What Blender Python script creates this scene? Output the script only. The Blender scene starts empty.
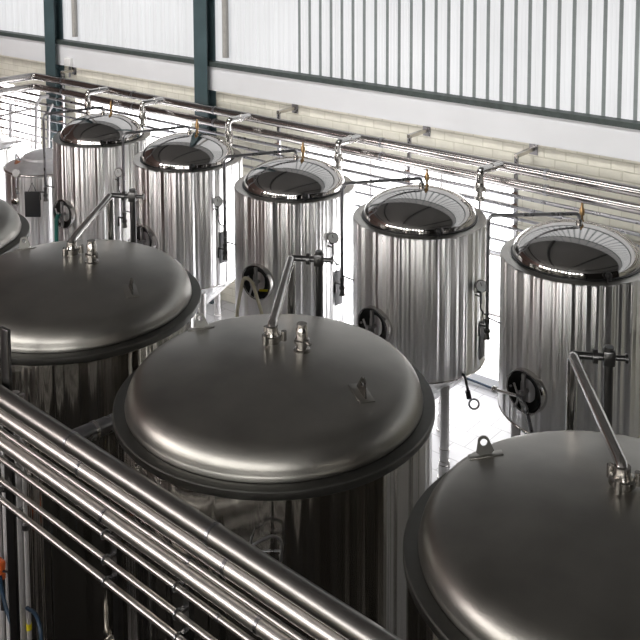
import bpy, bmesh, math, random
from mathutils import Vector, Matrix
random.seed(7)
C = bpy.context.scene.collection
PI = math.pi
def R(a): return math.radians(a)

# ------------------------------------------------------------------ camera
CAM_Z = 6.523
F, CX, CY = 1007.09, 304.96, -26.30
PSI, PIT, ROL = 0.7096, 0.09156, -0.00465
_r = Vector((math.cos(PSI), math.sin(PSI), 0)); _f = Vector((-math.sin(PSI), math.cos(PSI), 0)); _u = Vector((0, 0, 1))
FW = _f*math.cos(PIT) - _u*math.sin(PIT); UP = _u*math.cos(PIT) + _f*math.sin(PIT)
RT = _r*math.cos(ROL) + UP*math.sin(ROL); UP = UP*math.cos(ROL) - _r*math.sin(ROL)
cam_d = bpy.data.cameras.new('camera'); cam = bpy.data.objects.new('camera', cam_d); C.objects.link(cam)
m = Matrix((RT, UP, -FW)).transposed().to_4x4(); m.translation = (0, 0, CAM_Z); cam.matrix_world = m
cam_d.sensor_width = 36; cam_d.lens = F/640*36
cam_d.shift_x = (320-CX)/640; cam_d.shift_y = -(320-CY)/640
cam_d.clip_end = 200
bpy.context.scene.camera = cam

def ray(x, y): return FW + RT*((x-CX)/F) + UP*((CY-y)/F)
def on_plane(x, y, y0, m=0.0):          # sight line through a pixel meets the upright plane  Y = y0 + m X
    q = ray(x, y); q = q*(y0/(q.y - m*q.x)); return q + Vector((0, 0, CAM_Z))
def on_z(x, y, z):
    q = ray(x, y); q = q*((z-CAM_Z)/q.z); return q + Vector((0, 0, CAM_Z))

# ------------------------------------------------------------------ materials
def mat(name):
    mt = bpy.data.materials.new(name); mt.use_nodes = True
    nt = mt.node_tree; b = nt.nodes['Principled BSDF']; return mt, nt, b
def N(nt, t, **kw):
    n = nt.nodes.new(t)
    for k, v in kw.items(): setattr(n, k, v)
    return n
def simple(name, col, rough=.5, metal=0.0, emit=None, es=1.0, spec=None, noise=0.06, nscale=14):
    mt, nt, b = mat(name)
    b.inputs['Metallic'].default_value = metal
    if spec is not None: b.inputs['Specular IOR Level'].default_value = spec
    tc = N(nt, 'ShaderNodeTexCoord'); nz = N(nt, 'ShaderNodeTexNoise'); nz.inputs['Scale'].default_value = nscale
    nt.links.new(tc.outputs['Object'], nz.inputs['Vector'])
    cr = N(nt, 'ShaderNodeValToRGB'); cr.color_ramp.elements[0].position = .3; cr.color_ramp.elements[1].position = .7
    cr.color_ramp.elements[0].color = tuple(c*(1-noise) for c in col)+(1,); cr.color_ramp.elements[1].color = tuple(min(1, c*(1+noise)) for c in col)+(1,)
    nt.links.new(nz.outputs['Fac'], cr.inputs['Fac']); nt.links.new(cr.outputs['Color'], b.inputs['Base Color'])
    mr = N(nt, 'ShaderNodeMapRange'); mr.inputs['To Min'].default_value = rough*.88; mr.inputs['To Max'].default_value = rough*1.12
    nt.links.new(nz.outputs['Fac'], mr.inputs['Value']); nt.links.new(mr.outputs['Result'], b.inputs['Roughness'])
    if emit: b.inputs['Emission Color'].default_value = tuple(emit)+(1,); b.inputs['Emission Strength'].default_value = es
    return mt
def brushed(name, col, rough, aniso, streak, tint=.06, zs=.05, sc=9.0):
    """sheet steel rolled into a cylinder: polishing lines along the height, slightly wavy round the girth"""
    mt, nt, b = mat(name); L = nt.links.new
    b.inputs['Metallic'].default_value = 1
    tc = N(nt, 'ShaderNodeTexCoord'); mp = N(nt, 'ShaderNodeMapping'); mp.inputs['Scale'].default_value = (1, 1, zs)
    oi = N(nt, 'ShaderNodeObjectInfo')
    vm = N(nt, 'ShaderNodeVectorMath', operation='ADD'); cmb = N(nt, 'ShaderNodeCombineXYZ')
    ml = N(nt, 'ShaderNodeMath', operation='MULTIPLY'); ml.inputs[1].default_value = 37
    L(oi.outputs['Random'], ml.inputs[0]); L(ml.outputs[0], cmb.inputs['X']); L(ml.outputs[0], cmb.inputs['Y'])
    L(tc.outputs['Object'], mp.inputs['Vector']); L(mp.outputs['Vector'], vm.inputs[0]); L(cmb.outputs[0], vm.inputs[1])
    n1 = N(nt, 'ShaderNodeTexNoise'); n1.inputs['Scale'].default_value = sc; n1.inputs['Detail'].default_value = 2; n1.inputs['Roughness'].default_value = .55
    n2 = N(nt, 'ShaderNodeTexNoise'); n2.inputs['Scale'].default_value = sc*9; n2.inputs['Detail'].default_value = 2
    L(vm.outputs[0], n1.inputs['Vector']); L(vm.outputs[0], n2.inputs['Vector'])
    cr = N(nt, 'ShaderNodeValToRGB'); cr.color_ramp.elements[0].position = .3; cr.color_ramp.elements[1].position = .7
    cr.color_ramp.elements[0].color = tuple(c*(1-tint) for c in col)+(1,); cr.color_ramp.elements[1].color = tuple(min(1, c*(1+tint)) for c in col)+(1,)  # streaks painted into the base colour to boost the reflected stripes
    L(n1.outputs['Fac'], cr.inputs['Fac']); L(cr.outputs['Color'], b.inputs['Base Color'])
    mr = N(nt, 'ShaderNodeMapRange'); mr.inputs['To Min'].default_value = rough*.75; mr.inputs['To Max'].default_value = rough*1.3
    L(n2.outputs['Fac'], mr.inputs['Value']); L(mr.outputs['Result'], b.inputs['Roughness'])
    if aniso:
        tg = N(nt, 'ShaderNodeTangent', direction_type='RADIAL', axis='Z'); L(tg.outputs[0], b.inputs['Tangent'])
        b.inputs['Anisotropic'].default_value = aniso; b.inputs['Anisotropic Rotation'].default_value = ANROT
    if streak:
        ad = N(nt, 'ShaderNodeMath', operation='MULTIPLY_ADD'); ad.inputs[1].default_value = .03
        L(n2.outputs['Fac'], ad.inputs[0]); L(n1.outputs['Fac'], ad.inputs[2])
        bp = N(nt, 'ShaderNodeBump'); bp.inputs['Strength'].default_value = 1; bp.inputs['Distance'].default_value = streak
        L(ad.outputs[0], bp.inputs['Height']); L(bp.outputs[0], b.inputs['Normal'])
    return mt
ANROT = 0.25
def satin(name, col, rough, spread, bump=0.0015):
    """dull pickled sheet with smudges"""
    mt, nt, b = mat(name); L = nt.links.new
    b.inputs['Metallic'].default_value = 1
    tc = N(nt, 'ShaderNodeTexCoord'); n1 = N(nt, 'ShaderNodeTexNoise'); n1.inputs['Scale'].default_value = 2.2; n1.inputs['Detail'].default_value = 5
    n2 = N(nt, 'ShaderNodeTexNoise'); n2.inputs['Scale'].default_value = 90; n2.inputs['Detail'].default_value = 2
    L(tc.outputs['Object'], n1.inputs['Vector']); L(tc.outputs['Object'], n2.inputs['Vector'])
    cr = N(nt, 'ShaderNodeValToRGB'); cr.color_ramp.elements[0].position = .32; cr.color_ramp.elements[1].position = .68
    cr.color_ramp.elements[0].color = tuple(c*.84 for c in col)+(1,); cr.color_ramp.elements[1].color = tuple(c*1.12 for c in col)+(1,)
    L(n1.outputs['Fac'], cr.inputs['Fac']); L(cr.outputs['Color'], b.inputs['Base Color'])
    mr = N(nt, 'ShaderNodeMapRange'); mr.inputs['To Min'].default_value = rough-spread; mr.inputs['To Max'].default_value = rough+spread
    L(n1.outputs['Fac'], mr.inputs['Value']); L(mr.outputs['Result'], b.inputs['Roughness'])
    bp = N(nt, 'ShaderNodeBump'); bp.inputs['Strength'].default_value = .35; bp.inputs['Distance'].default_value = bump
    L(n2.outputs['Fac'], bp.inputs['Height']); L(bp.outputs[0], b.inputs['Normal'])
    return mt
def brickmat(name, col, mortar, bump=.012):
    mt, nt, b = mat(name); L = nt.links.new
    tc = N(nt, 'ShaderNodeTexCoord'); mp = N(nt, 'ShaderNodeMapping')
    mp.inputs['Rotation'].default_value = (R(90), 0, 0)
    L(tc.outputs['Object'], mp.inputs['Vector'])
    # keep the course direction along X and the height along Z
    sx = N(nt, 'ShaderNodeSeparateXYZ'); cb = N(nt, 'ShaderNodeCombineXYZ'); ad = N(nt, 'ShaderNodeMath', operation='ADD')
    L(tc.outputs['Object'], sx.inputs[0]); L(sx.outputs['X'], ad.inputs[0]); L(sx.outputs['Y'], ad.inputs[1])
    L(ad.outputs[0], cb.inputs['X']); L(sx.outputs['Z'], cb.inputs['Y'])
    br = N(nt, 'ShaderNodeTexBrick'); br.inputs['Scale'].default_value = 1
    br.inputs['Brick Width'].default_value = .29; br.inputs['Row Height'].default_value = .113; br.inputs['Mortar Size'].default_value = .007
    br.inputs['Mortar Smooth'].default_value = .4
    br.inputs['Color1'].default_value = tuple(col)+(1,); br.inputs['Color2'].default_value = tuple(c*.93 for c in col)+(1,); br.inputs['Mortar'].default_value = tuple(mortar)+(1,)
    L(cb.outputs[0], br.inputs['Vector'])
    nz = N(nt, 'ShaderNodeTexNoise'); nz.inputs['Scale'].default_value = 6; nz.inputs['Detail'].default_value = 6
    L(tc.outputs['Object'], nz.inputs['Vector'])
    mx = N(nt, 'ShaderNodeMixRGB', blend_type='MULTIPLY'); mx.inputs['Fac'].default_value = .3
    L(br.outputs['Color'], mx.inputs[1]); L(nz.outputs['Fac'], mx.inputs[2])
    sc = N(nt, 'ShaderNodeMixRGB', blend_type='ADD'); sc.inputs['Fac'].default_value = .12; L(mx.outputs[0], sc.inputs[1]); sc.inputs[2].default_value = tuple(col)+(1,)
    L(sc.outputs[0], b.inputs['Base Color']); b.inputs['Roughness'].default_value = .75
    sm = N(nt, 'ShaderNodeMath', operation='MULTIPLY_ADD'); sm.inputs[1].default_value = .5
    inv = N(nt, 'ShaderNodeMath', operation='SUBTRACT'); inv.inputs[0].default_value = 1; L(br.outputs['Fac'], inv.inputs[1])
    L(nz.outputs['Fac'], sm.inputs[0]); L(inv.outputs[0], sm.inputs[2])
    bp = N(nt, 'ShaderNodeBump'); bp.inputs['Strength'].default_value = .8; bp.inputs['Distance'].default_value = bump
    L(sm.outputs[0], bp.inputs['Height']); L(bp.outputs[0], b.inputs['Normal'])
    return mt
def tilemat():
    mt, nt, b = mat('floor_tiles'); L = nt.links.new
    tc = N(nt, 'ShaderNodeTexCoord')
    br = N(nt, 'ShaderNodeTexBrick'); br.inputs['Scale'].default_value = 1
    br.inputs['Brick Width'].default_value = .30; br.inputs['Row Height'].default_value = .30; br.inputs['Mortar Size'].default_value = .006
    br.inputs['Color1'].default_value = (.50, .50, .52, 1); br.inputs['Color2'].default_value = (.46, .46, .48, 1); br.inputs['Mortar'].default_value = (.26, .26, .27, 1)
    L(tc.outputs['Object'], br.inputs['Vector']); L(br.outputs['Color'], b.inputs['Base Color']); b.inputs['Roughness'].default_value = .35
    return mt
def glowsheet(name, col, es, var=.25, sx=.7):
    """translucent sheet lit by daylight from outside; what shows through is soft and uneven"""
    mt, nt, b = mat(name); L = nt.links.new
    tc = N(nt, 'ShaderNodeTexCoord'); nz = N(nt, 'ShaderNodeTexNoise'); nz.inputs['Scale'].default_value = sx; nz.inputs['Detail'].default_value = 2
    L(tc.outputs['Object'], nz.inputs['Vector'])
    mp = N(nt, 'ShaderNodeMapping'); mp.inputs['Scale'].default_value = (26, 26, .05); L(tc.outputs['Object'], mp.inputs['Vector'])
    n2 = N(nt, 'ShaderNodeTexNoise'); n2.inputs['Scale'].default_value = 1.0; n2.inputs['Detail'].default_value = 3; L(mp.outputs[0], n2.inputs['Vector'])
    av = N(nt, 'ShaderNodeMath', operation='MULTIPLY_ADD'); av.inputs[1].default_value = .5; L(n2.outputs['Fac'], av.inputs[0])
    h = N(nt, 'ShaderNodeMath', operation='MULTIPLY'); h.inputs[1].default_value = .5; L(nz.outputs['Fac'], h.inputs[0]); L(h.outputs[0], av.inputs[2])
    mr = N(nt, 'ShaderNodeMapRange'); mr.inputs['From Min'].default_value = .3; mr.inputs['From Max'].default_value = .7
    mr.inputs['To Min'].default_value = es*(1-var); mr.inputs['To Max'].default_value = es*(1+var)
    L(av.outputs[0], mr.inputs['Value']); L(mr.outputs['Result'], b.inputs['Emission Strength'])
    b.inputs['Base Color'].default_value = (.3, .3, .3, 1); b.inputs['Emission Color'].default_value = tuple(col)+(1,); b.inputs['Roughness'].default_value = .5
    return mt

M = dict(
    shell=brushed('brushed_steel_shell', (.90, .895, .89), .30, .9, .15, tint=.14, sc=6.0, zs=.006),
    shell2=brushed('brushed_steel_kettle', (.58, .56, .52), .12, .90, .13, tint=.14, sc=3.4, zs=.006),
    mirror=simple('mirror_steel', (.52, .51, .50), .07, 1, noise=.04, nscale=5),
    ledge=simple('satin_ledge', (.50, .49, .47), .30, 1),
    lid=satin('dull_lid_steel', (.385, .375, .35), .36, .07),
    flange=simple('dark_flange_steel', (.17, .17, .16), .42, 1),
    pipe=simple('polished_pipe', (.68, .665, .65), .14, 1, noise=.05),
    rackpipe=simple('rack_pipe', (.60, .58, .56), .34, 1, noise=.05), pipegrey=simple('grey_pipe', (.36, .36, .38), .28, 1),
    toppipe=simple('grey_top_pipe', (.34, .33, .32), .34, 1),
    darkpipe=simple('dark_pipe', (.15, .15, .15), .30, 1),
    fitting=simple('cast_fitting', (.50, .48, .45), .24, 1),
    darksteel=simple('dark_door_steel', (.012, .012, .011), .35, 0, spec=.3),
    seam=simple('weld_seam', (.10, .10, .10), .4, 1),
    brass=simple('brass', (.40, .26, .13), .3, 1),
    headpipe=simple('header_steel', (.44, .42, .41), .16, 1), palelid=simple('pale_lid', (.70, .70, .72), .4, .3), clampred=simple('rusty_clamp', (.22, .14, .11), .6), palepipe=simple('pale_pipe', (.50, .49, .50), .4, .2),
    copper=simple('copper', (.60, .27, .16), .3, 1),
    rubber=simple('black_rubber', (.015, .015, .016), .5),
    board=simple('slate_board', (.014, .015, .017), .55), greyboard=simple('grey_board', (.10, .10, .105), .5),
    white=simple('white_plastic', (.80, .80, .80), .4),
    dial=simple('dial_face', (.62, .64, .64), .35),
    orange=simple('orange_plastic', (.50, .09, .015), .4),
    blue=simple('blue_hose', (.012, .035, .07), .4),
    green=simple('green_hose', (.01, .16, .13), .4),
    clearhose=simple('clear_hose', (.70, .66, .50), .25),
    yellow=simple('yellow_tape', (.80, .68, .02), .5),
    column=simple('painted_column', (.055, .090, .100), .45, noise=.15, nscale=3),
    gutter=simple('grey_downpipe', (.36, .35, .33), .6),
    flash=simple('dark_flashing', (.05, .065, .062), .5, noise=.2),
    band=simple('white_concrete_band', (.76, .775, .80), .6, noise=.03, nscale=1.5),
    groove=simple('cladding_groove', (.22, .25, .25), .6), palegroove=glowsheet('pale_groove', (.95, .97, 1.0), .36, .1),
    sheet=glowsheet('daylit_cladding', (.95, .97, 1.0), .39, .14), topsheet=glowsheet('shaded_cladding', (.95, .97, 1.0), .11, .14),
    pane=glowsheet('daylit_glass', (1.0, .99, 1.0), 5.5, .05, 2), pinkpane=glowsheet('pink_glass', (1.0, .91, .88), 9.0, .08, 2), warmfill=glowsheet('warm_fill_glow', (1.0, .82, .58), 7.0, .1, 2), palefill=glowsheet('pale_fill_glow', (1.0, .97, .93), 6.5, .08, 2),
    frame=simple('window_frame', (.62, .60, .60), .5),
    brick=brickmat('painted_brick', (.78, .76, .66), (.60, .58, .48)),
    brickside=brickmat('tan_brick', (.16, .10, .085), (.13, .10, .09)),
    dark=simple('dark_wall_paint', (.016, .015, .014), .8, spec=.05),
    darkfloor=simple('darkened_front_floor', (.020, .019, .018), .8, spec=.02),
    roof=simple('dark_roof', (.20, .195, .19), .7),
    truss=simple('dark_truss', (.05, .05, .05), .5),
    lampglow=simple('strip_lamp', (.8, .8, .8), .5, emit=(1, .78, .55), es=3.0),
    tiles=tilemat(),
)

# ------------------------------------------------------------------ mesh helpers
class MB:
    def __init__(s): s.bm = bmesh.new()
    def box(s, c, d, rot=None, bevel=0):
        mtx = Matrix.Translation(Vector(c)) @ (rot.to_4x4() if rot else Matrix()) @ Matrix.Diagonal((d[0], d[1], d[2], 1))
        r = bmesh.ops.create_cube(s.bm, size=1, matrix=mtx)
        if bevel:
            es = list({e for v in r['verts'] for e in v.link_edges})
            bmesh.ops.bevel(s.bm, geom=es, offset=bevel, segments=2, affect='EDGES', profile=.5)
        return s
    def lathe(s, prof, c=(0, 0, 0), axis=None, seg=64, close=False):
        q = Vector((0, 0, 1)).rotation_difference(Vector(axis).normalized()).to_matrix().to_4x4() if axis else Matrix()
        mtx = Matrix.Translation(Vector(c)) @ q
        rings = []
        for r, z in prof:
            if r < 1e-6: rings.append([s.bm.verts.new(mtx @ Vector((0, 0, z)))])
            else: rings.append([s.bm.verts.new(mtx @ Vector((r*math.cos(2*PI*i/seg), r*math.sin(2*PI*i/seg), z))) for i in range(seg)])
        pairs = list(zip(rings, rings[1:]))
        if close: pairs.append((rings[-1], rings[0]))
        for a, b in pairs:
            for i in range(seg):
                j = (i+1) % seg
                if len(a) == 1 and len(b) == 1: continue
                if len(a) == 1: f = (a[0], b[j], b[i])
                elif len(b) == 1: f = (a[i], a[j], b[0])
                else: f = (a[i], a[j], b[j], b[i])
                try: s.bm.faces.new(f)
                except ValueError: pass
        return s
    def rod(s, a, b, r, r2=None, seg=16):
        a, b = Vector(a), Vector(b); L = (b-a).length; r2 = r if r2 is None else r2
        return s.lathe([(0, 0), (r, 0), (r2, L), (0, L)], a, b-a, seg)
    def tube(s, pts, r, bend=0.0, seg=14, nb=7):
        pts = [Vector(p) for p in pts]; path = [pts[0]]
        for i in range(1, len(pts)-1):
            p, a, b = pts[i], pts[i-1], pts[i+1]
            d1, d2 = (a-p), (b-p); k = min(bend, d1.length*.49, d2.length*.49)
            if k < 1e-5: path.append(p); continue
            u, v = p + d1.normalized()*k, p + d2.normalized()*k
            for t in [j/nb for j in range(nb+1)]: path.append(u*(1-t)**2 + p*2*t*(1-t) + v*t*t)
        path.append(pts[-1])
        T = [(path[min(i+1, len(path)-1)]-path[max(i-1, 0)]).normalized() for i in range(len(path))]
        n = T[0].orthogonal().normalized(); rings = []
        for i, p in enumerate(path):
            n = (n - T[i]*n.dot(T[i])).normalized(); b = T[i].cross(n)
            rr = r(i/(len(path)-1)) if callable(r) else r
            rings.append([s.bm.verts.new(p + (n*math.cos(2*PI*k/seg) + b*math.sin(2*PI*k/seg))*rr) for k in range(seg)])
        for a, b in zip(rings, rings[1:]):
            for k in range(seg): s.bm.faces.new((a[k], a[(k+1) % seg], b[(k+1) % seg], b[k]))
        s.bm.faces.new(rings[0][::-1]); s.bm.faces.new(rings[-1])
        return s
    def ball(s, c, r, sc=(1, 1, 1)):
        bmesh.ops.create_uvsphere(s.bm, u_segments=16, v_segments=10, radius=r, matrix=Matrix.Translation(Vector(c)) @ Matrix.Diagonal((*sc, 1))); return s
    def poly(s, pts, d):                # flat plate: outline extruded by vector d
        vs = [s.bm.verts.new(Vector(p)) for p in pts]; ws = [s.bm.verts.new(Vector(p)+Vector(d)) for p in pts]; n = len(pts)
        s.bm.faces.new(vs[::-1]); s.bm.faces.new(ws)
        for i in range(n): s.bm.faces.new((vs[i], vs[(i+1) % n], ws[(i+1) % n], ws[i]))
        return s
    def torus(s, c, axis, Rr, r, seg=32, ns=10):
        return s.lathe([(Rr + r*math.cos(2*PI*k/ns), r*math.sin(2*PI*k/ns)) for k in range(ns)], c, axis, seg, close=True)
    def build(s, name, m, parent=None, smooth=True, ang=38):
        bmesh.ops.recalc_face_normals(s.bm, faces=s.bm.faces[:])
        for f in s.bm.faces: f.smooth = smooth
        for e in s.bm.edges:
            if len(e.link_faces) == 2 and e.calc_face_angle(0) > R(ang): e.smooth = False
        me = bpy.data.meshes.new(name); s.bm.to_mesh(me); s.bm.free(); me.materials.append(m)
        o = bpy.data.objects.new(name, me); C.objects.link(o)
        if parent: o.parent = parent
        return o
def tag(o, label, cat, group=None, kind=None):
    if label: o['label'] = label
    if cat: o['category'] = cat
    if group: o['group'] = group
    if kind: o['kind'] = kind
    return o
def thing(name, label, cat, loc=(0, 0, 0), rz=0.0, group=None):
    o = bpy.data.objects.new(name, None); C.objects.link(o); o.location = loc; o.rotation_euler = (0, 0, rz); o.empty_display_size = .2
    return tag(o, label, cat, group)
def struct(mb, name, m, **kw):
    return tag(mb.build(name, m, **kw), None, None, kind='structure')
def copy_tree(o, parent=None):
    c = o.copy(); C.objects.link(c)
    if parent: c.parent = parent
    for ch in list(o.children): copy_tree(ch, c)
    return c
def pol(r, a, z): return Vector((r*math.cos(R(a)), r*math.sin(R(a)), z))

# ------------------------------------------------------------------ the setting
W0, WM = 11.25, .05                               # back wall line  Y = W0 + WM X
def wy(x, off=0.0): return W0 + WM*x - off
WA = math.atan(WM)
def wbox(mb, x0, x1, z0, z1, d0, d1):             # box lying along the back wall, d = distance out from its face
    p = [(x0, wy(x0, d0), z0), (x1, wy(x1, d0), z0), (x1, wy(x1, d1), z0), (x0, wy(x0, d1), z0)]
    return mb.poly(p, (0, 0, z1-z0))
XL, XR = -16.9, 9.0
struct(MB().poly([(XL-.5, -5.5, -.2), (XR+.5, -5.5, -.2), (XR+.5, 5.2, -.2), (XL-.5, 5.2, -.2)], (0, 0, .2)), 'floor', M['darkfloor'], smooth=False)  # unseen front floor, darkened so the lidded tanks reflect dark
struct(MB().poly([(XL-.5, 5.2, -.2), (XR+.5, 5.2, -.2), (XR+.5, 13, -.2), (XL-.5, 13, -.2)], (0, 0, .2)), 'floor_back', M['tiles'], smooth=False)
# back wall: brick piers, lintel, kerb
WIN = [(-5.96+.02, 99, None)]                      # x ranges of the glazed openings
wins = [(-9.35, -5.98), (-14.35, -11.55), (-16.7, -15.35)]
WT, WB = 2.78, .16
mb = MB()
xs = [XL-.4] + [v for w in sorted(wins) for v in w] + [XR+.4]
for i in range(0, len(xs), 2): wbox(mb, xs[i], xs[i+1], 0, WT, 0, -.35)
wbox(mb, XL-.4, XR+.4, WT, 3.34, 0, -.35)
struct(mb, 'wall_back', M['brick'], smooth=False)
mb = MB()
for a, b in wins: wbox(mb, a, b, 0, WB, -.001, -.34)
struct(mb, 'trim_1', M['band'], smooth=False)
for k, (a, b) in enumerate(sorted(wins)):
    w = MB(); n = max(3, round((b-a)/.55))
    for i in range(n+1):
        x = a + (b-a)*i/n; wbox(w, max(a, x-.018), min(b, x+.018), WB, WT, -.12, -.17)
    for z in (.95, 1.75, 2.45): wbox(w, a, b, z-.018, z+.018, -.125, -.165)
    root = struct(w, 'window_%d' % (k+1), M['frame'], smooth=False)
    g = MB(); wbox(g, a, b, WB, WT, -.18, -.20); g.build('pane', M['pane'], root, smooth=False)
# white concrete band, dark flashing, ribbed cladding
mb = MB(); wbox(mb, XL-.4, XR+.4, 3.34, 3.715, .10, -.3); struct(mb, 'trim_2', M['band'], smooth=False)
mb = MB(); wbox(mb, XL-.4, XR+.4, 3.715, 3.785, .14, -.3); struct(mb, 'trim_3', M['flash'], smooth=False)
ZT = 5.3; PITCH = .187
pans, gro, gro2 = MB(), MB(), MB()
x = XL - .3
while x < XR + .3:
    wbox(pans, x, x+PITCH-.050, 3.785, ZT, 0, -.03)
    for q in (.045, .095): wbox(pans, x+q, x+q+.012, 3.785, ZT, .006, 0)
    wbox(gro if x > -9.6 else gro2, x+PITCH-.050, x+PITCH, 3.785, ZT, -.004, -.05)
    x += PITCH
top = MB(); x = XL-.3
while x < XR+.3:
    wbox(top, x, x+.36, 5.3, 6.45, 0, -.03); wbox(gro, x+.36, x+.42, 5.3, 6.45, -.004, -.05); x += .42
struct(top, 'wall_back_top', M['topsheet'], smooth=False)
gt = MB(); wbox(gt, XL-.4, XR+.4, 5.27, 5.36, .03, -.03); struct(gt, 'trim_22', M['flash'], smooth=False)
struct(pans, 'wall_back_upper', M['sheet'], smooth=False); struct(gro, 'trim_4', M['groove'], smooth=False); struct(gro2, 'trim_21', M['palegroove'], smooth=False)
# the rest of the hall
struct(MB().box((XL-.2, 4, 4.2), (.4, 19, 8.8)), 'wall_left', M['brickside'], smooth=False)
struct(MB().box((XR+.2, 4, 4.2), (.4, 19, 8.8)), 'wall_right', M['dark'], smooth=False)
struct(MB().box((-4, -5.2, 4.2), (26, .4, 8.8)), 'wall_front', M['dark'], smooth=False)
for k, (x, w_, mk) in enumerate(((-15.4, 1.8, 'pinkpane'), (-12.9, 1.2, 'pinkpane'), (-11.3, .8, 'pinkpane'), (-9.7, 1.2, 'palefill'), (-8.1, .6, 'palefill'), (-6.7, 1.0, 'palefill'), (-5.2, .5, 'palefill'), (-3.7, 1.2, 'palefill'), (-2.2, .5, 'palefill'), (-.6, 1.2, 'palefill'), (1.2, .8, 'palefill'), (3.1, 1.4, 'palefill'), (5.4, 1.4, 'palefill'))):  # unseen glowing panes; pale ones added as fill and for reflected stripes
    fr = MB()
    for dx in (-w_/2, w_/2): fr.box((x+dx, -4.98, 5.6), (.06, .06, 3.4))
    for z in (3.9, 5.0, 6.1, 7.3): fr.box((x, -4.98, z), (w_, .05, .05))
    root = struct(fr, 'window_%d' % (k+4), M['frame'], smooth=False)
    MB().box((x, -4.995, 5.6), (w_, .012, 3.4)).build('pane', M[mk], root, smooth=False)
for k, (x, w_) in enumerate(((-10.3, .14), (-7.4, .22), (-3.2, .12), (1.4, .2))):  # unseen glowing slots added to put warm stripes on the front shells
    fr = MB()
    for dx in (-w_/2, w_/2): fr.box((x+dx, -4.98, 1.7), (.05, .06, 3.0))
    for z in (.2, 3.2): fr.box((x, -4.98, z), (w_, .05, .05))
    root = struct(fr, 'window_%d' % (k+20), M['frame'], smooth=False)
    MB().box((x, -4.995, 1.7), (w_, .012, 3.0)).build('pane', M['warmfill'], root, smooth=False)
mb = MB().poly([(XL-.4, 12.0, 6.4), (XL-.4, -5.4, 8.8), (XL-.4, -5.4, 9.0), (XL-.4, 12.0, 6.6)], (XR-XL+.8, 0, 0))
struct(mb, 'ceiling', M['roof'], smooth=False)
for k in range(8):                                 # roof beams and purlins under the ceiling
    x = -17.5 + 3.63*k
    struct(MB().poly([(x, 11.0, 6.30), (x, -5, 8.50), (x, -5, 8.72), (x, 11.0, 6.52)], (.16, 0, 0)), 'trim_%d' % (5+k), M['truss'], smooth=False)

# ------------------------------------------------------------------ columns, downpipes
def column(x, label):
    o = thing('steel_column', label, 'column', (x, wy(x, .115), 0), WA, 'steel columns along the back wall')
    h = 6.35
    MB().box((0, -.09, h/2), (.27, .018, h)).build('flange', M['column'], o, smooth=False)
    MB().box((0, .09, h/2), (.27, .018, h)).build('flange', M['column'], o, smooth=False)
    MB().box((0, 0, h/2), (.014, .162, h)).build('web', M['column'], o, smooth=False)
    MB().box((0, 0, .012), (.36, .21, .024)).build('base_plate', M['column'], o, smooth=False)
    return o
column(-11.12, 'dark teal steel column standing left of centre against the corrugated wall')
column(-14.74, 'teal steel column near the left edge, with a white box fixed beside it')
for x, l in ((-10.74, 'grey downpipe strip on the cladding right of the middle steel column'), (-14.24, 'grey downpipe strip on the cladding right of the leftmost steel column')):
    mb = MB(); mb.rod((x, wy(x, .06), 3.87), (x, wy(x, .06), 6.3), .05)
    tag(mb.build('downpipe', M['gutter']), l, 'downpipe', 'grey downpipes on the cladding')

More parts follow.
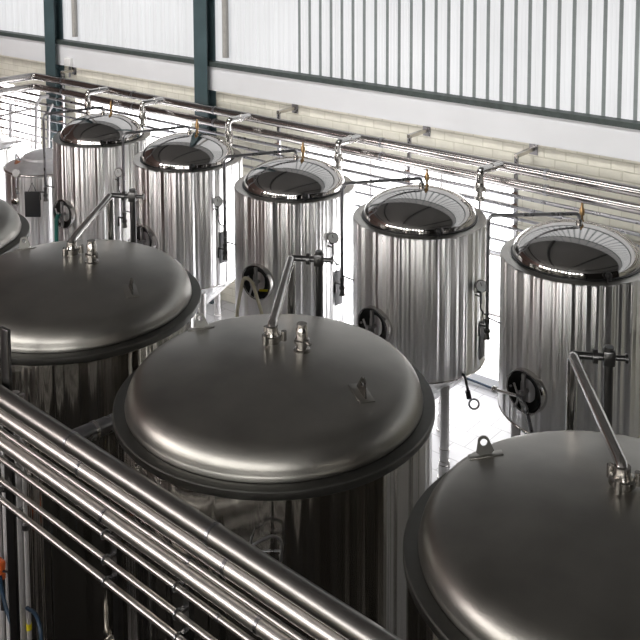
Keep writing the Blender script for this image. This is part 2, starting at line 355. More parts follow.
# ------------------------------------------------------------------ back row: domed tanks
RIM = 2.765
def make_tank():
    t = thing('domed_tank', 'x', 'tank', group='domed steel tanks in the back row')
    H = 1.57
    # shell with flat ledge
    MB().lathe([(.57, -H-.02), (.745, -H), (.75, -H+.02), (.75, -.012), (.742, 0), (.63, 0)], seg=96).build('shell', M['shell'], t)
    MB().lathe([(.742, .001), (.742, .004), (.655, .004), (.655, .001)], seg=96).build('ledge', M['ledge'], t)
    sm = MB().lathe([(.648, .004), (.648, .016), (.642, .02), (.632, .02), (.632, .004)], seg=96).build('dome_ring', M['seam'], t)
    prof = [(.632, .012)] + [(.630*x, .018 + .296*math.sqrt(max(0, 1-x**2.0))) for x in [1, .995, .985, .97, .95, .92, .88, .83, .77, .7, .62, .53, .43, .32, .2, .1, 0]]
    MB().lathe(prof, seg=96).build('dome', M['mirror'], t)
    MB().torus((0, 0, -H-.004), (0, 0, 1), .742, .012, 96, 8).build('bottom_seam', M['pipe'], t)
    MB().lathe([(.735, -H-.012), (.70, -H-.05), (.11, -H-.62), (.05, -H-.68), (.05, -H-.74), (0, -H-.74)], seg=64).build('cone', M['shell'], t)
    MB().tube([(0, 0, -H-.72), (0, 0, -H-.80), (.12, -.30, -H-.80)], .025, .06).lathe([(0, 0), (.04, 0), (.04, .05), (0, .05)], (.12, -.30, -H-.80), (.12, -.30, 0), 20).build('outlet_pipe', M['pipe'], t)
    for a in (-26, 94, 214):
        p = pol(.57, a, 0)
        lg = MB().rod((p.x, p.y, -RIM+.20), (p.x, p.y, -H-.01), .052, seg=24).build('leg', M['pipe'], t)
        MB().lathe([(0, 0), (.075, 0), (.075, .012), (.064, .02), (.064, .16), (.058, .165), (.058, .20), (0, .20)], (p.x, p.y, -RIM), seg=24).lathe([(.053, .30), (.058, .30), (.058, .34), (.053, .34)], (p.x, p.y, -RIM), seg=24).build('foot', M['pipe'], lg)
    # vent pipe over the left side, worked out for bearing -140
    a = -140; q = pol(.87, a, 0); top = pol(.87, a, .37)
    b0 = Vector((-.06, .12, .295))
    v = MB().tube([b0, b0+Vector((0, 0, .105)), top, (q.x, q.y, -.72)], .019, .07).build('vent_pipe', M['pipegrey'], t)
    MB().lathe([(0, -.01), (.05, -.01), (.05, .012), (.032, .02), (.032, .05), (0, .05)], b0, seg=24).build('pipe_collar', M['fitting'], v)
    tie = MB().rod((q.x, q.y, -.70), pol(.745, a+10, -.70), .009, seg=10); tie.build('tie_bar', M['pipegrey'], v)
    vb = MB().lathe([(0, 0), (.022, 0), (.028, -.02), (.022, -.05), (.022, -.10), (.033, -.11), (.033, -.14), (.022, -.15), (.034, -.21), (0, -.21)], (q.x, q.y, -.72), seg=20)
    vb.rod((q.x, q.y, -.80), (q.x-.09, q.y-.02, -.80), .012, seg=10).rod((q.x-.09, q.y-.02, -.79), (q.x-.09, q.y-.02, -.92), .010, .016, seg=10)
    vb.build('vent_valve', M['darkpipe'], v)
    # brass relief valve
    MB().lathe([(0, -.02), (.024, -.02), (.024, .01), (.016, .02), (.016, .06), (.027, .07), (.027, .13), (.015, .15), (.013, .19), (0, .20)], (-.06, .235, .285), seg=16).build('relief_valve', M['brass'], t)
    # manway at bearing -91
    mw = MB(); ax = pol(1, -91, 0); c = pol(.70, -91, -1.02); side = Vector((-ax.y, ax.x, 0)); up = Vector((0, 0, 1))
    mw.lathe([(.198, .0), (.215, .0), (.215, .098), (.211, .105), (.202, .105), (.198, .10)], c, ax, 48)
    mwo = mw.build('manway_ring', M['pipe'], t)
    d = MB().lathe([(.199, .0), (.199, .090), (.185, .092), (.16, .062), (.10, .045), (0, .04)], c, ax, 48).build('manway_door', M['darksteel'], mwo)
    k = c + ax*.105
    MB().box(k + up*.0, (.032, .03, .37), Matrix((side, ax, up)).transposed()).build('strap', M['palepipe'], mwo)
    hb = MB().rod(c+ax*.03, c+ax*.19, .022, seg=16)
    h0 = c + ax*.185
    hb.rod(h0-side*.055+up*.10, h0+side*.045-up*.09, .011, seg=10).rod(h0-side*.03-up*.13, h0+side*.02+up*.05, .011, seg=10)
    hb.build('clamp_handle', M['palepipe'], mwo)
    MB().tube([c+ax*.06-side*.235-up*.05, c+ax*.06-side*.21, c+ax*.10-side*.16], .014, .02).rod(c+ax*.06-side*.22-up*.06, c+ax*.06-side*.22+up*.06, .02, seg=12).build('hinge', M['pipe'], mwo)
    # gauge at bearing -8
    gx = pol(1, -8, 0); gc = pol(.75, -8, -.45); face = Vector((.55, -.80, .22)).normalized()
    gp = MB().tube([pol(.745, -8, -.53), pol(.80, -8, -.53), gc + gx*.05], .010, .03)
    gp.rod(gc+gx*.05-up*.08, gc+gx*.05-up*.20, .014, seg=10).tube([gc+gx*.05-up*.12, gc+gx*.05-up*.12+Vector((-.06, -.03, .02)), gc+gx*.05-up*.17+Vector((-.07, -.03, .0))], .009, .02)
    ga = gp.build('gauge_stem', M['darkpipe'], t)
    MB().lathe([(0, -.02), (.062, -.02), (.066, -.012), (.066, .015), (.058, .018), (.058, .012), (0, .012)], gc+gx*.055, face, 32).build('gauge_case', M['darkpipe'], ga)
    u2 = face.cross(up).normalized(); v2 = u2.cross(face)
    MB().lathe([(0, 0), (.057, 0), (.057, .002), (0, .002)], gc+gx*.055+face*.014, face, 28).build('dial', M['dial'], ga)
    MB().rod(gc+gx*.055+face*.016, gc+gx*.055+face*.016+v2*.04+u2*.012, .004, seg=8).build('needle', M['rubber'], ga)
    MB().tube([gc+gx*.05-up*.20, gc+gx*.045-up*.26, gc+gx*.06-up*.32+Vector((.03, .02, 0)), gc+gx*.03-up*.33+Vector((.05, .06, 0))], .008, .05).build('gauge_hose', M['rubber'], ga)
    # clamp knob on the ledge
    kp = pol(.66, -38, .03)
    MB().ball(kp+up*.03, .034).rod(kp-up*.03, kp+up*.01, .02, seg=12).build('dome_knob', M['rubber'], t)
    return t
proto = make_tank()
TX = {'A': -4.327, 'B': -6.215, 'C': -8.085, 'D': -10.025, 'E': -11.90}
TL = {'A': 'domed steel tank furthest right, partly cut by the frame, long hinge bar on its manway',
      'B': 'domed steel tank directly left of the rightmost one, its bottom edge and leg showing',
      'C': 'middle domed steel tank of the back row, clear hose looped over its manway',
      'D': 'second domed steel tank from the left, between green-hosed one and middle one',
      'E': 'leftmost and smallest-looking domed steel tank, green hose hanging from its manway'}
VA = {'A': -150, 'B': -142, 'C': -135, 'D': -130, 'E': -125}
MA = {'A': -100, 'B': -94.5, 'C': -84, 'D': -93, 'E': -87}
MZ = {'A': -.13, 'B': -.01, 'C': .03, 'D': .05, 'E': .02}
GA = {'A': -4, 'B': 0, 'C': -14, 'D': -14, 'E': -21}
GZ = {'A': -.14, 'B': -.144, 'C': 0, 'D': .04, 'E': .08}
tanks = {}
for i, n in enumerate('ABCDE'):
    o = proto if i == 0 else copy_tree(proto)
    o.location = (TX[n], 9.194, RIM); o['label'] = TL[n]
    if n == 'E': o.scale = (.96, .96, 1)
    for ch in o.children:
        b = ch.name.split('.')[0]
        if b == 'vent_pipe': ch.rotation_euler.z = R(VA[n]+140)
        if b == 'manway_ring': ch.rotation_euler.z = R(MA[n]+91); ch.location.z = MZ[n]
        if b in ('gauge_stem',): ch.rotation_euler.z = R(GA[n]+8); ch.location.z = GZ[n]
    tanks[n] = o
def tp(n, r, a, z): return Vector(tanks[n].location) + pol(r, a, z)
# extra hinge bar and drain ring that only one tank shows
A = tanks['A']; ax = pol(1, -100, 0); sd = Vector((-ax.y, ax.x, 0)); c = pol(.70, -100, -1.15) + ax*.20
he = c-sd*.36-ax*.10-Vector((0, 0, .12))
MB().rod(c, he, .017, seg=12).ball(he, .035).build('hinge_bar', M['pipe'], A)
MB().tube([c, c+sd*.10-Vector((0, 0, .05)), c+sd*.22-Vector((0, 0, .42))], .018, .06).build('swing_pipe', M['pipegrey'], A)

# boards hanging beside the gauges
def board(n, a, z, w, h, r, rot, label):
    p = tp(n, r, a, z)
    o = thing('hanging_board', label, 'board', p, rot, 'boards hung on the tanks')
    MB().box((0, 0, -h/2), (w, .010, h), bevel=.003).build('panel', M['greyboard'], o)
    MB().tube([(-w*.3, 0, -.01), (0, 0, .09), (w*.3, 0, -.01)], .004).build('cord', M['rubber'], o)
for n, l in (('B', 'thin grey board hung below the gauge of the tank beside the rightmost one'),
             ('C', 'thin grey board hung below the gauge of the middle domed tank'),
             ('D', 'thin grey board hung below the gauge of the domed tank left of the middle one')):
    board(n, GA[n]+8, GZ[n]-.45-.44, .13, .42, .765, R(GA[n]+8+90), l)

# hoses at manways
def hose(name, pts, r, m, label, cat='hose'):
    return tag(MB().tube(pts, r, .12, nb=9).build(name, m), label, cat)
p = tp('E', .83, -87, -.98)
hose('hose', [p, p+Vector((.02, -.06, -.05)), p+Vector((.04, -.08, -.45)), p+Vector((.10, -.05, -1.2)), p+Vector((.15, -.05, -1.76))], .028, M['green'], 'green hose hanging down from the manway of the leftmost domed tank')
p = tp('C', .92, -84, -.95)
hose('hose', [p+Vector((-.20, -.02, -1.75)), p+Vector((-.20, -.02, -.40)), p+Vector((-.10, 0, .05)), p+Vector((.04, 0, .03)), p+Vector((.20, .02, -.40)), p+Vector((.34, -.05, -1.75))], .020, M['clearhose'], 'clear yellowish hose looped over the manway of the middle domed tank')
p = tp('D', .92, -93, -.95)
hose('hose', [p+Vector((-.12, 0, .0)), p+Vector((-.02, -.03, .05)), p+Vector((.10, 0, -.15)), p+Vector((.12, 0, -1.80))], .016, M['white'], 'pale hose arching over the manway of the tank behind the left front lid')
tC = tanks['C']; ax = pol(1, -84, 0); sd = Vector((-ax.y, ax.x, 0)); c = pol(.72, -84, -1.0)+ax*.05
MB().box(c+sd*.09-Vector((0, 0, .075)), (.13, .008, .025), Matrix((sd, ax, Vector((0, 0, 1)))).transposed() @ Matrix.Rotation(R(-10), 3, 'Y')).build('yellow_tape', M['yellow'], tC)

# small tanks in the far left corner
def small_tank(x, y, rim, rad, label):
    o = thing('small_tank', label, 'tank', (x, y, rim), 0, 'small steel tanks in the far corner')
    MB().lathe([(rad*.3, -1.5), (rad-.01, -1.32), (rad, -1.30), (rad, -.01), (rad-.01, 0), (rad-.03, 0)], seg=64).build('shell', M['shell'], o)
    MB().torus((0, 0, .012), (0, 0, 1), rad+.005, .022, 64, 10).build('rim_band', M['pipe'], o)
    MB().lathe([(rad, .03), (rad*.98, .05), (rad*.55, .15), (rad*.54, .19), (rad*.3, .25), (0, .27)], seg=64).build('lid', M['palelid'], o)
    for a in (50, 140, 230, 320):
        q = pol(rad*.8, a, 0); MB().rod((q.x, q.y, -rim), (q.x, q.y, -1.33), .035).build('leg', M['pipe'], o)
    return o
f = small_tank(-13.40, 9.2, 2.02, .60, 'small steel tank in the far left corner, black board on its front')
MB().lathe([(0, 0), (.035, 0), (.035, .10), (0, .10)], (-.12, -.34, .09), (-.2, -.6, .3), 16).build('copper_fitting', M['copper'], f)
MB().tube([pol(.62, -175, -.25), pol(.70, -175, -.2), pol(.70, -175, .10), (-.16, -.32, .14)], .016, .06).build('side_pipe', M['pipegrey'], f)
fc = Vector((.55, -.83, .1)).normalized()
g = MB().tube([(.22, -.62, -.25), (.22, -.66, -.25), (.16, -.62, .02)], .012, .03).build('gauge_stem', M['pipegrey'], f)
MB().lathe([(0, -.015), (.06, -.015), (.06, .015), (0, .02)], (.16, -.62, .06), fc, 24).build('gauge_case', M['white'], g)
gg = MB().lathe([(0, -.03), (.06, -.03), (.06, .02), (.05, .025), (0, .02)], pol(.63, -80, -.42), pol(1, -70, 0), 24).build('round_dial', M['pipe'], f)
small_tank(-15.55, 9.35, 1.95, .60, 'small steel tank cut by the left edge, behind the leftmost lid')
o = thing('hanging_board', 'black board hung on the front of the small tank in the far left corner', 'board', Vector((-13.40, 9.2, 1.80)) + pol(.625, -52, 0), R(-52+90), 'boards hung on the tanks')
MB().box((0, 0, -.20), (.24, .012, .40), bevel=.01).build('panel', M['board'], o)
MB().tube([(-.06, 0, 0), (0, -.0, .14), (.06, 0, 0)], .005).build('cord', M['rubber'], o)

# ------------------------------------------------------------------ front row: big lidded tanks
RF = 2.986
def lidz(r):                                      # dished head: tight knuckle at the rim, shallow crown
    u = max(0, (r-.88)/.132); return .012 + .135*math.sqrt(max(0, 1-u*u)) + .125*(1-(r/1.012)**2)
def make_kettle(x, y, base_px=None, stub_px=None):
    t = thing('lidded_tank', 'x', 'tank', group='big lidded tanks in the front row')
    MB().lathe([(.4, -2.75), (1.05, -2.60), (1.08, -2.55), (1.08, -.06)], seg=128).build('shell', M['shell2'], t)
    MB().lathe([(1.075, -.055), (1.095, -.055), (1.10, -.048), (1.10, -.006), (1.094, 0), (.98, 0)], seg=128).build('flange', M['flange'], t)
    prof = [(1.0, .001), (1.018, .004), (1.02, .02), (1.014, .035)] + [(1.012*x, lidz(1.012*x)+.02) for x in [.9995, .996, .99, .98, .965, .945, .92, .89, .85, .8, .74, .67, .59, .5, .4, .3, .2, .1, 0]]
    MB().lathe(prof, seg=128).build('lid', M['lid'], t)
    for a in (45, 135, 225, 315):
        q = pol(.85, a, 0); MB().rod((q.x, q.y, -RF), (q.x, q.y, -2.5), .06, seg=24).build('leg', M['pipe'], t)
    # gooseneck
    b = Vector((-.20, .20, 0)); s = Vector((.04, .18, 0))
    if base_px: b = on_z(*base_px, RF+.265) - Vector((x, y, 0))
    if stub_px: s = on_z(*stub_px, RF+.275) - Vector((x, y, 0))
    b.z = lidz(math.hypot(b.x, b.y))+.018; s.z = lidz(math.hypot(s.x, s.y))+.015
    e1 = pol(1.25, 126, .505); e2 = pol(1.25, 115.6, .505); e3 = e2 + (e2-e1).normalized()*.10
    g = MB().tube([b, b+Vector((0, 0, .12)), e1, (e1.x, e1.y, -2.9)], .034, .05).build('gooseneck_pipe', M['pipe'], t)
    cl = MB().lathe([(0, -.01), (.055, -.01), (.055, .02), (.072, .024), (.072, .056), (.055, .06), (.044, .09), (.044, .12), (0, .12)], b, seg=28)
    for k in range(3):
        q = pol(.085, 40+120*k, .04); cl.rod(b+q-Vector((0, 0, .025)), b+q+Vector((0, 0, .045)), .02, seg=10).box(b+q*.85, (.05, .03, .03), Matrix.Rotation(R(40+120*k), 3, 'Z'))
    cl.build('clamp_base', M['fitting'], g)
    MB().rod(e1, e2, .024).rod(e2, e3, .018).lathe([(0, 0), (.03, 0), (.03, .015), (0, .015)], e3, e3-e2, 16).build('cross_pipe', M['darkpipe'], g)
    mid = e1.lerp(e2, .62)
    MB().box(e2, (.075, .075, .10), Matrix.Rotation(R(30), 3, 'Z'), bevel=.012).lathe([(.02, -.015), (.045, -.015), (.045, .015), (.02, .015)], mid, e2-e1, 16).rod(e2+Vector((0, 0, -.05)), e2+Vector((0, 0, .07)), .03).build('valve_body', M['darkpipe'], g)
    MB().rod((e2.x, e2.y, -2.9), (e2.x, e2.y, .49), .03).build('return_pipe', M['darkpipe'], g)
    # vent stub
    MB().lathe([(0, -.01), (.06, -.01), (.06, .015), (.04, .02), (.04, .06), (.055, .065), (.055, .085), (.042, .09), (.042, .16), (.036, .17), (.036, .20), (0, .20)], s, seg=24).rod(s+Vector((.03, 0, .075)), s+Vector((.085, -.01, .075)), .012, seg=10).build('vent_stub', M['fitting'], t)
    # lifting lugs, each an eye plate on a pad
    for (px, py), ang in (((.70, .07), -28), ((-.83, .10), 40)):
        r = math.hypot(px, py); z = lidz(r)+.022
        nrm = Vector((px, py, 0)).normalized(); sl = (lidz(r+.02)-lidz(r-.02))/.04
        n = Vector((-sl*nrm.x, -sl*nrm.y, 1)).normalized(); tdir = pol(1, ang, 0); tdir = (tdir - n*tdir.dot(n)).normalized(); w = n.cross(tdir)
        c = Vector((px, py, z)); rot = Matrix((tdir, w, n)).transposed()
        lg = MB().box(c, (.20, .11, .008) if px > 0 else (.20, .07, .006), rot, bevel=.003).build('lug_pad', M['lid'], t)
        pts = []
        for k in range(13):
            th = PI*k/12; pts.append(c + n*(.075+.035*math.sin(th)) + tdir*(.035*math.cos(th)) - w*.006)
        out = [c + tdir*(.075 if px > 0 else .058) - w*.006] + pts + [c - tdir*(.075 if px > 0 else .058) - w*.006]
        # plate with an eye: outer outline bridged to a hole
        bm = MB(); hole = [c + n*.072 + (n*math.sin(2*PI*k/16) + tdir*math.cos(2*PI*k/16))*.021 - w*.006 for k in range(16)]
        hv = [bm.bm.verts.new(p) for p in hole]; hb = [bm.bm.verts.new(p + w*.012) for p in hole]
        def outline(dr):
            hi = (0, 1e9); best = None
            # farthest point of the outline polygon along dr from the eye centre
            o0 = c + n*.072 - w*.006; P = out; bestt = None
            for i in range(len(P)):
                a_, b_ = P[i]-o0, P[(i+1) % len(P)]-o0
                a2 = Vector((a_.dot(tdir), a_.dot(n))); b2 = Vector((b_.dot(tdir), b_.dot(n))); d2 = Vector((dr.dot(tdir), dr.dot(n)))
                e = b2-a2; det = d2.x*(-e.y) + e.x*d2.y
                if abs(det) < 1e-12: continue
                t_ = (a2.x*(-e.y) + e.x*a2.y)/det; s_ = (d2.x*a2.y - d2.y*a2.x)/det
                if t_ > 0 and -1e-6 <= s_ <= 1+1e-6: bestt = t_ if bestt is None else max(bestt, t_)
            return o0 + dr*(bestt or .04)
        ov = [bm.bm.verts.new(outline(n*math.sin(2*PI*k/16) + tdir*math.cos(2*PI*k/16))) for k in range(16)]
        ob = [bm.bm.verts.new(v.co + w*.012) for v in ov]
        for k in range(16):
            j = (k+1) % 16
            for f4 in ((hv[k], hv[j], ov[j], ov[k]), (hb[k], ob[k], ob[j], hb[j]), (hv[k], hb[k], hb[j], hv[j]), (ov[k], ov[j], ob[j], ob[k])): bm.bm.faces.new(f4)
        bm.build('lifting_eye', M['fitting'] if px > 0 else M['flange'], lg, ang=30)  # reflections put into the colour: left eye darker, right eye brighter
    return t
KX = [(-4.504, 4.902, 'big dull-lidded tank at the centre of the front row, wholly in view'),
      (-6.935, 5.00, 'big lidded tank at left, behind the central lid, its edge cut by the frame'),
      (-2.018, 4.81, 'big lidded tank in the bottom right corner, nearest the camera'),
      (-9.37, 4.902, 'lidded tank of which only a slice of lid shows at the left edge')]
kettles = []
PX = [((272, 345), (302, 352)), ((72, 256), (92, 264)), ((622, 491), (657, 506)), (None, None)]
for i, (x, y, l) in enumerate(KX):
    o = make_kettle(x, y, *PX[i])
    o.location = (x, y, RF); o['label'] = l; kettles.append(o)

# ------------------------------------------------------------------ pipe rack along the back wall
PY0, PM = 10.6, .03
def py(x, off=0.0): return PY0 + PM*x - off
XE, XC = 2.5, -15.0
zs_big = (3.137, 2.95)
for k, (z, l) in enumerate(zip(zs_big, ('upper of the two thick steel header pipes along the back wall', 'lower of the two thick steel header pipes along the back wall'))):
    o = thing('header_pipe', l, 'pipe', (0, 0, 0), 0, 'thick header pipes along the back wall')
    MB().tube([(XE, py(XE), z), (XC, py(XC), z), (XC-.6, 3.5, z-.02)], .062, .12, seg=20).build('pipe_run', M['headpipe'], o)
    for x in (-5.3, -7.6, -10.6, -12.4, -14.2):
        MB().lathe([(.060, -.02), (.068, -.02), (.068, .02), (.060, .02)], (x, py(x), z), (1, PM, 0), 20).build('union', M['pipegrey'], o)
thin = [(2.80, .024, 'topmost thin pipe under the header pipes on the back wall'), (2.665, .023, 'second thin pipe under the header pipes on the back wall'),
        (2.53, .019, 'third thin pipe under the header pipes on the back wall'), (2.40, .019, 'fourth thin pipe under the header pipes on the back wall'),
        (2.22, .018, 'fifth thin pipe under the header pipes on the back wall'), (2.06, .018, 'lowest thin pipe under the header pipes on the back wall')]
for z, r, l in thin:
    tag(MB().tube([(XE, py(XE), z), (-16.85, py(-16.85), z)], r, 0, seg=10).build('thin_pipe', M['pipegrey']), l, 'pipe', 'thin pipes along the back wall')
# hangers: strut on the wall with an arm
for x, l in ((-5.74, 'pipe bracket on the brick wall right of the glazing, carrying the header pipes'), (-7.25, 'pipe bracket above the domed tank beside the rightmost one'),
             (-9.45, 'pipe bracket on the brick pier between the two middle domed tanks'), (-14.35, 'pipe bracket beside the leftmost steel column')):
    o = thing('pipe_bracket', l, 'bracket', (x, py(x), 2.0), 0, 'pipe brackets on the back wall')
    MB().box((0, .10, .62), (.045, .03, 1.28)).build('strut', M['pipegrey'], o, smooth=False)
    L = wy(x) - py(x)
    MB().box((0, L/2+.04, 1.26), (.045, L-.08, .045)).build('arm', M['fitting'], o, smooth=False)
    MB().box((0, L-.008, 1.25), (.11, .016, .13)).build('wall_plate', M['pipegrey'], o, smooth=False)
    for z in (.82, .68, .55, .42, .24):
        MB().box((0, .04, z-.02), (.05, .09, .035)).build('pipe_clamp', M['clampred'], o, smooth=False)
# tee drops: arm from the header towards the tanks, elbow, actuator, thin tail
def tee(x, label):
    o = thing('tee_drop', label, 'pipe fitting', (x, py(x), 3.15), 0, 'tee drops from the header pipes')
    a, b = Vector((0, -.05, .02)), Vector((-.09, -.38, .0)); c = b+Vector((0, 0, -.20))
    MB().tube([a, b, c], .046, .05).lathe([(.046, 0), (.056, 0), (.056, .035), (.046, .035)], a.lerp(b, .35), b-a, 18).build('elbow_pipe', M['pipe'], o)
    MB().lathe([(0, 0), (.050, 0), (.056, -.02), (.056, -.10), (.034, -.12), (.034, -.17), (.055, -.18), (.055, -.21), (.03, -.22), (0, -.22)], c+Vector((0, 0, .06)), seg=20).rod(c+Vector((.04, 0, 0)), c+Vector((.075, 0, .0)), .012, seg=10).rod(c+Vector((.075, 0, .02)), c+Vector((.075, 0, -.09)), .010, seg=10).build('valve', M['fitting'], o)
    MB().rod(c+Vector((0, 0, -.15)), c+Vector((0, 0, -.72)), .016, seg=12).build('tail_pipe', M['pipegrey'], o)
for x, l in ((-5.86, 'tee drop off the header between the two rightmost domed tanks'), (-7.93, 'tee drop off the header right of the middle domed tank'),
             (-9.87, 'tee drop off the header left of the middle domed tank'), (-11.68, 'tee drop off the header behind the two leftmost domed tanks'), (-12.98, 'tee drop off the header furthest left, behind the leftmost domed tank')):
    tee(x, l)
# pipes in the far left corner
for pts, r, l in (([on_plane(36, 150, 9.9)*1 - Vector((0, 0, on_plane(36, 150, 9.9).z)), on_plane(36, 150, 9.9), on_plane(36.5, 104, 9.9), on_plane(41, 97, 9.9), on_plane(48, 96, 10.1)], .030, 'upright hooked pipe left of the leftmost domed tank'),
                  ([on_plane(49, 160, 10.0) - Vector((0, 0, on_plane(49, 160, 10.0).z)), on_plane(49, 160, 10.0), on_plane(49, 112, 10.0), on_plane(53, 104, 10.05)], .018, 'short upright pipe between the hooked pipe and the leftmost domed tank'),
                  ([on_plane(10.5, 160, 10.0) - Vector((0, 0, on_plane(10.5, 160, 10.0).z)), on_plane(10.5, 160, 10.0), on_plane(10.5, 104, 10.0)], .030, 'upright pipe nearest the left edge in the far corner'),
                  ([on_plane(-8, 118, 9.6), on_plane(36.3, 107.5, 9.9)], .020, 'pale sloping pipe crossing the upright pipes in the far corner'),
                  ([on_plane(-8, 146, 9.4), on_plane(22, 141, 9.75)], .022, 'low level pipe behind the small tank at the left edge')):
    tag(MB().tube(pts, r, .06).build('corner_pipe', M['palepipe']), l, 'pipe', 'pipes in the far left corner')
# camera box on column
o = thing('wall_box', 'small white box on the brickwork beside the leftmost steel column', 'box', on_plane(72, 61, W0-.05, WM), WA)
MB().box((0, -.05, 0), (.17, .12, .13), bevel=.015).build('housing', M['white'], o)
MB().rod((-.06, 0, -.05), (-.10, .02, -.30), .018).build('bracket_arm', M['pipegrey'], o)
# blue pipe over the kerb and the drain ring
tag(MB().tube([on_plane(440, 368, 10.55), on_plane(500, 391, 10.55)], .016).build('floor_pipe', M['blue']), 'blue pipe running low along the wall between the two rightmost tanks', 'pipe')
tB = tanks['B']; lo = Vector(tB.location)
p0 = pol(.72, -15, -1.60); 
w = on_plane(474, 404, 8.9) - lo
MB().tube([pol(.60, -12, -1.62), w+Vector((-.13, .02, .28)), w+Vector((-.07, 0, .10))], .014, .08).rod(w+Vector((-.08, 0, .12)), w+Vector((-.06, 0, .04)), .028, seg=12).build('drain_hose', M['rubber'], tB)
MB().torus(w, (.6, -.75, .1), .052, .011, 28, 8).build('drain_ring', M['pipegrey'], tB)

# ------------------------------------------------------------------ pipe rack in front of the big tanks
FY, FM = 3.66 - .04*4.9, -.04
def fy(x): return FY + FM*x
def fz(y): return on_plane(100, y, FY, FM).z
rows = [(461.0, .063, 'toppipe', 'header_pipe', 'thick pipe on top of the front rack, nearest the big tanks'),
        (479.5, .055, 'rackpipe', 'header_pipe', 'bright thick pipe second from the top of the front rack'),
        (499.5, .018, 'rackpipe', 'thin_pipe', 'thin pipe between the two bright thick pipes of the front rack'),
        (511.0, .049, 'rackpipe', 'header_pipe', 'bright thick pipe third from the top of the front rack'),
        (531.0, .019, 'rackpipe', 'thin_pipe', 'upper of the three thin pipes low on the front rack'),
        (555.5, .019, 'rackpipe', 'thin_pipe', 'middle one of the three thin pipes low on the front rack'),
        (577.0, .021, 'rackpipe', 'thin_pipe', 'lowest thin pipe of the front rack')]
FZ = []
for yy, r, mk, nm, l in rows:
    z = fz(yy); FZ.append(z)
    o = thing(nm, l, 'pipe', (0, 0, 0), 0, 'pipes of the front rack')
    MB().tube([(-7.6, fy(-7.6), z), (0.5, fy(.5), z)], r, 0, seg=24 if r > .03 else 14).build('pipe_run', M[mk], o)
    for x in ((-5.25, -3.9) if r > .03 else (-4.35,)):
        x2 = x + .12*len(FZ)
        MB().lathe([(r, -.012), (r+.004, -.010), (r+.004, .010), (r, .012)], (x2, fy(x2), z), (1, FM, 0), 24).build('union', M['pipegrey'], o)
# rack supports
for px_, l in ((114, 'upright strut clamped behind the thin pipes, left of the pair on the front rack'), (186, 'upright strut clamped behind the thin pipes, right of the pair on the front rack')):
    p = on_plane(px_, 545 if px_ < 150 else 600, FY+.07, FM)
    o = thing('rack_strut', l, 'strut', (p.x, p.y+.02, 0), 0, 'struts of the front rack')
    MB().box((0, 0, (FZ[3])/2), (.05, .04, FZ[3]-.0)).build('post', M['darkpipe'], o, smooth=False)
    for z in FZ[4:]:
        MB().torus((0, fy(p.x)-p.y-.02, z), (1, FM, 0), .026, .007, 20, 8).box((0, -.035, z), (.03, .05, .02)).build('pipe_clip', M['pipegrey'], o)
p = on_plane(5, 328, FY+.10, FM)
o = thing('rack_post', 'dark flat post rising above the front rack at the left edge', 'post', (p.x, p.y, 0), 0)
MB().box((0, 0, (p.z)/2), (.10, .03, p.z), bevel=.008).build('post', M['darkpipe'], o)
# upright pipes at the lower left
for k, (px_, r, l) in enumerate(((-1, .03, 'upright pipe at the left edge behind the front rack'), (7, .022, 'second upright pipe from the left edge behind the front rack'), (20, .034, 'thickest upright pipe at lower left, right of the orange valve'), (27, .018, 'thin upright tube at lower left with a yellow tag'))):
    p = on_plane(px_, 560, 3.92+.02*k)
    o = thing('upright_pipe', l, 'pipe', (p.x, p.y, 0), 0, 'upright pipes behind the front rack')
    MB().rod((0, 0, 0), (0, 0, FZ[1]-.03), r).build('pipe_run', M['palepipe'], o)
    if k == 3:
        MB().rod((0, 0, on_plane(24, 625, 3.98).z), (0, 0, on_plane(24, 619, 3.98).z), r+.003).build('yellow_tag', M['yellow'], o)
    MB().lathe([(r, -.03), (r+.012, -.02), (r+.012, .02), (r, .03)], (0, 0, 2.15-.12*k), seg=16).build('collar', M['pipegrey'], o)
p = on_plane(2, 566, 3.86)
o = thing('orange_valve', 'orange valve handle on the upright pipe at the left edge', 'valve', p)
MB().box((0, -.02, .03), (.10, .05, .07), bevel=.012).build('handle', M['orange'], o)
MB().box((.0, -.01, -.05), (.06, .05, .09), bevel=.01).build('bonnet', M['orange'], o)
MB().tube([(.03, -.01, -.02), (.10, -.01, .0), (.14, -.01, .03)], .008, .03).rod((.0, 0, -.09), (0, 0, -.34), .02).build('stem', M['rubber'], o)
tag(MB().tube([on_plane(0, 575, 3.83), on_plane(2, 592, 3.83), on_plane(8, 615, 3.82), on_plane(22, 650, 3.80)], .014, .1).build('blue_hose', M['blue']), 'dark blue hose hanging below the orange valve', 'hose', 'blue hoses at lower left')
tag(MB().tube([on_plane(27, 608, 3.95), on_plane(36, 613, 3.93), on_plane(41, 630, 3.9), on_plane(42, 655, 3.88)], .014, .08).build('blue_hose', M['blue']), 'dark blue hose curving out right of the yellow-tagged tube', 'hose', 'blue hoses at lower left')
# cross pipe between the two left lids
p = on_z(70, 440, FZ[0]-.04); q = on_z(114, 422, FZ[0]-.04)
o = thing('branch_pipe', 'dark flanged pipe branching off the rack between the left and central lidded tanks', 'pipe', (p.x, p.y, FZ[0]-.04), 0)
d = Vector((q.x-p.x, q.y-p.y, 0)); n = d.normalized()
MB().rod(n*.02, n*.74, .056, seg=24).build('pipe_run', M['pipegrey'], o)
for s in (.18, .36, .68): MB().lathe([(.056, -.012), (.062, -.012), (.062, .012), (.056, .012)], n*s, n, 24).build('union', M['pipe'], o)
MB().rod(n*.62, n*.62-Vector((0, 0, .16)), .028).rod(n*.62-Vector((.05, .0, .12)), n*.62-Vector((-.09, .0, .12)), .018).build('drain_valve', M['fitting'], o)
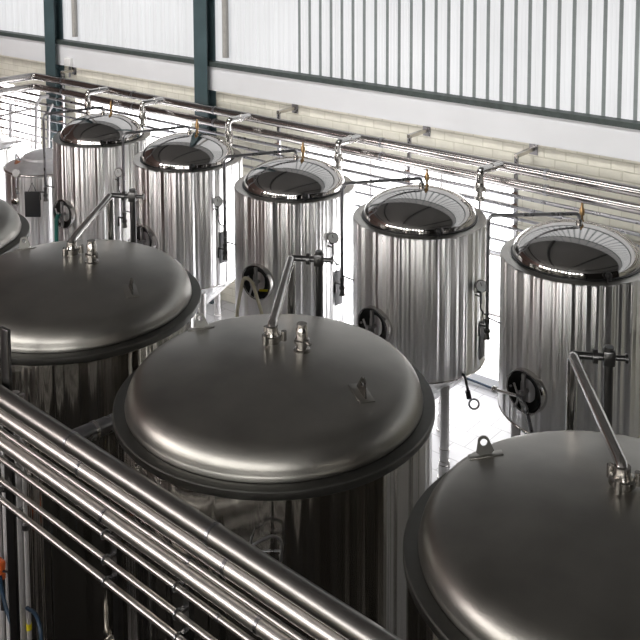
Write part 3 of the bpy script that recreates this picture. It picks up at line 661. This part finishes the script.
# grab loop on the central tank's shell and sample cock on the left one
k0 = kettles[0]; loc = Vector(k0.location)
def on_cyl(x, y, c, rad):
    q = ray(x, y); a = q.x**2+q.y**2; b = -2*(q.x*c.x+q.y*c.y); cc = c.x**2+c.y**2-rad*rad
    D = b*b-4*a*cc; t = (-b - math.sqrt(max(0, D)))/(2*a); return q*t + Vector((0, 0, CAM_Z))
a_, b_, c_, d_ = [on_cyl(x, y, loc, 1.16) - loc for x, y in ((250, 546), (273, 535), (282, 540), (281, 563))]
def inw(v): u = Vector((v.x, v.y, 0)).normalized(); return v - u*.09
MB().tube([inw(a_), a_, b_, c_, d_, inw(d_)], .009, .03).tube([a_.lerp(b_, .25)+Vector((0, 0, -.05)), c_.lerp(d_, .45)], .007).build('grab_loop', M['pipegrey'], k0)
k1 = kettles[1]; l1 = Vector(k1.location); s_ = on_cyl(107, 632, l1, 1.08) - l1; u = Vector((s_.x, s_.y, 0)).normalized()
MB().rod(s_-u*.01, s_+u*.10, .03).ball(s_+u*.10, .05, (1, 1, .8)).rod(s_+u*.08+Vector((0, 0, .06)), s_+u*.08-Vector((0, 0, .06)), .02).rod(s_+u*.1, s_+u*.1+Vector((.09, .0, .03)), .022).build('sample_cock', M['fitting'], k1)

# ------------------------------------------------------------------ light
def area(name, loc, target, sx, sy, power, col):
    l = bpy.data.lights.new(name, 'AREA'); l.shape = 'RECTANGLE'; l.size = sx; l.size_y = sy; l.energy = power; l.color = col
    o = bpy.data.objects.new(name, l); C.objects.link(o); o.location = loc
    o.rotation_euler = (Vector(target)-Vector(loc)).to_track_quat('-Z', 'Y').to_euler(); return o
l = area('wall_fill', (-5, 8.0, 6.55), (-5, 11.2, 3.3), 24, .25, 80, (1, .98, .95)); l.data.spread = R(62)  # added fill for the back wall; narrow spread stays off the domes
w = bpy.data.worlds.new('world'); bpy.context.scene.world = w; w.use_nodes = True
w.node_tree.nodes['Background'].inputs['Color'].default_value = (.9, .95, 1, 1); w.node_tree.nodes['Background'].inputs['Strength'].default_value = .5
sc = bpy.context.scene
sc.view_settings.view_transform = 'Standard'; sc.view_settings.look = 'None'; sc.view_settings.exposure = .55
sc.cycles.max_bounces = 8; sc.cycles.glossy_bounces = 6; sc.cycles.diffuse_bounces = 3; sc.cycles.sample_clamp_indirect = 6
sc.cycles.use_denoising = True
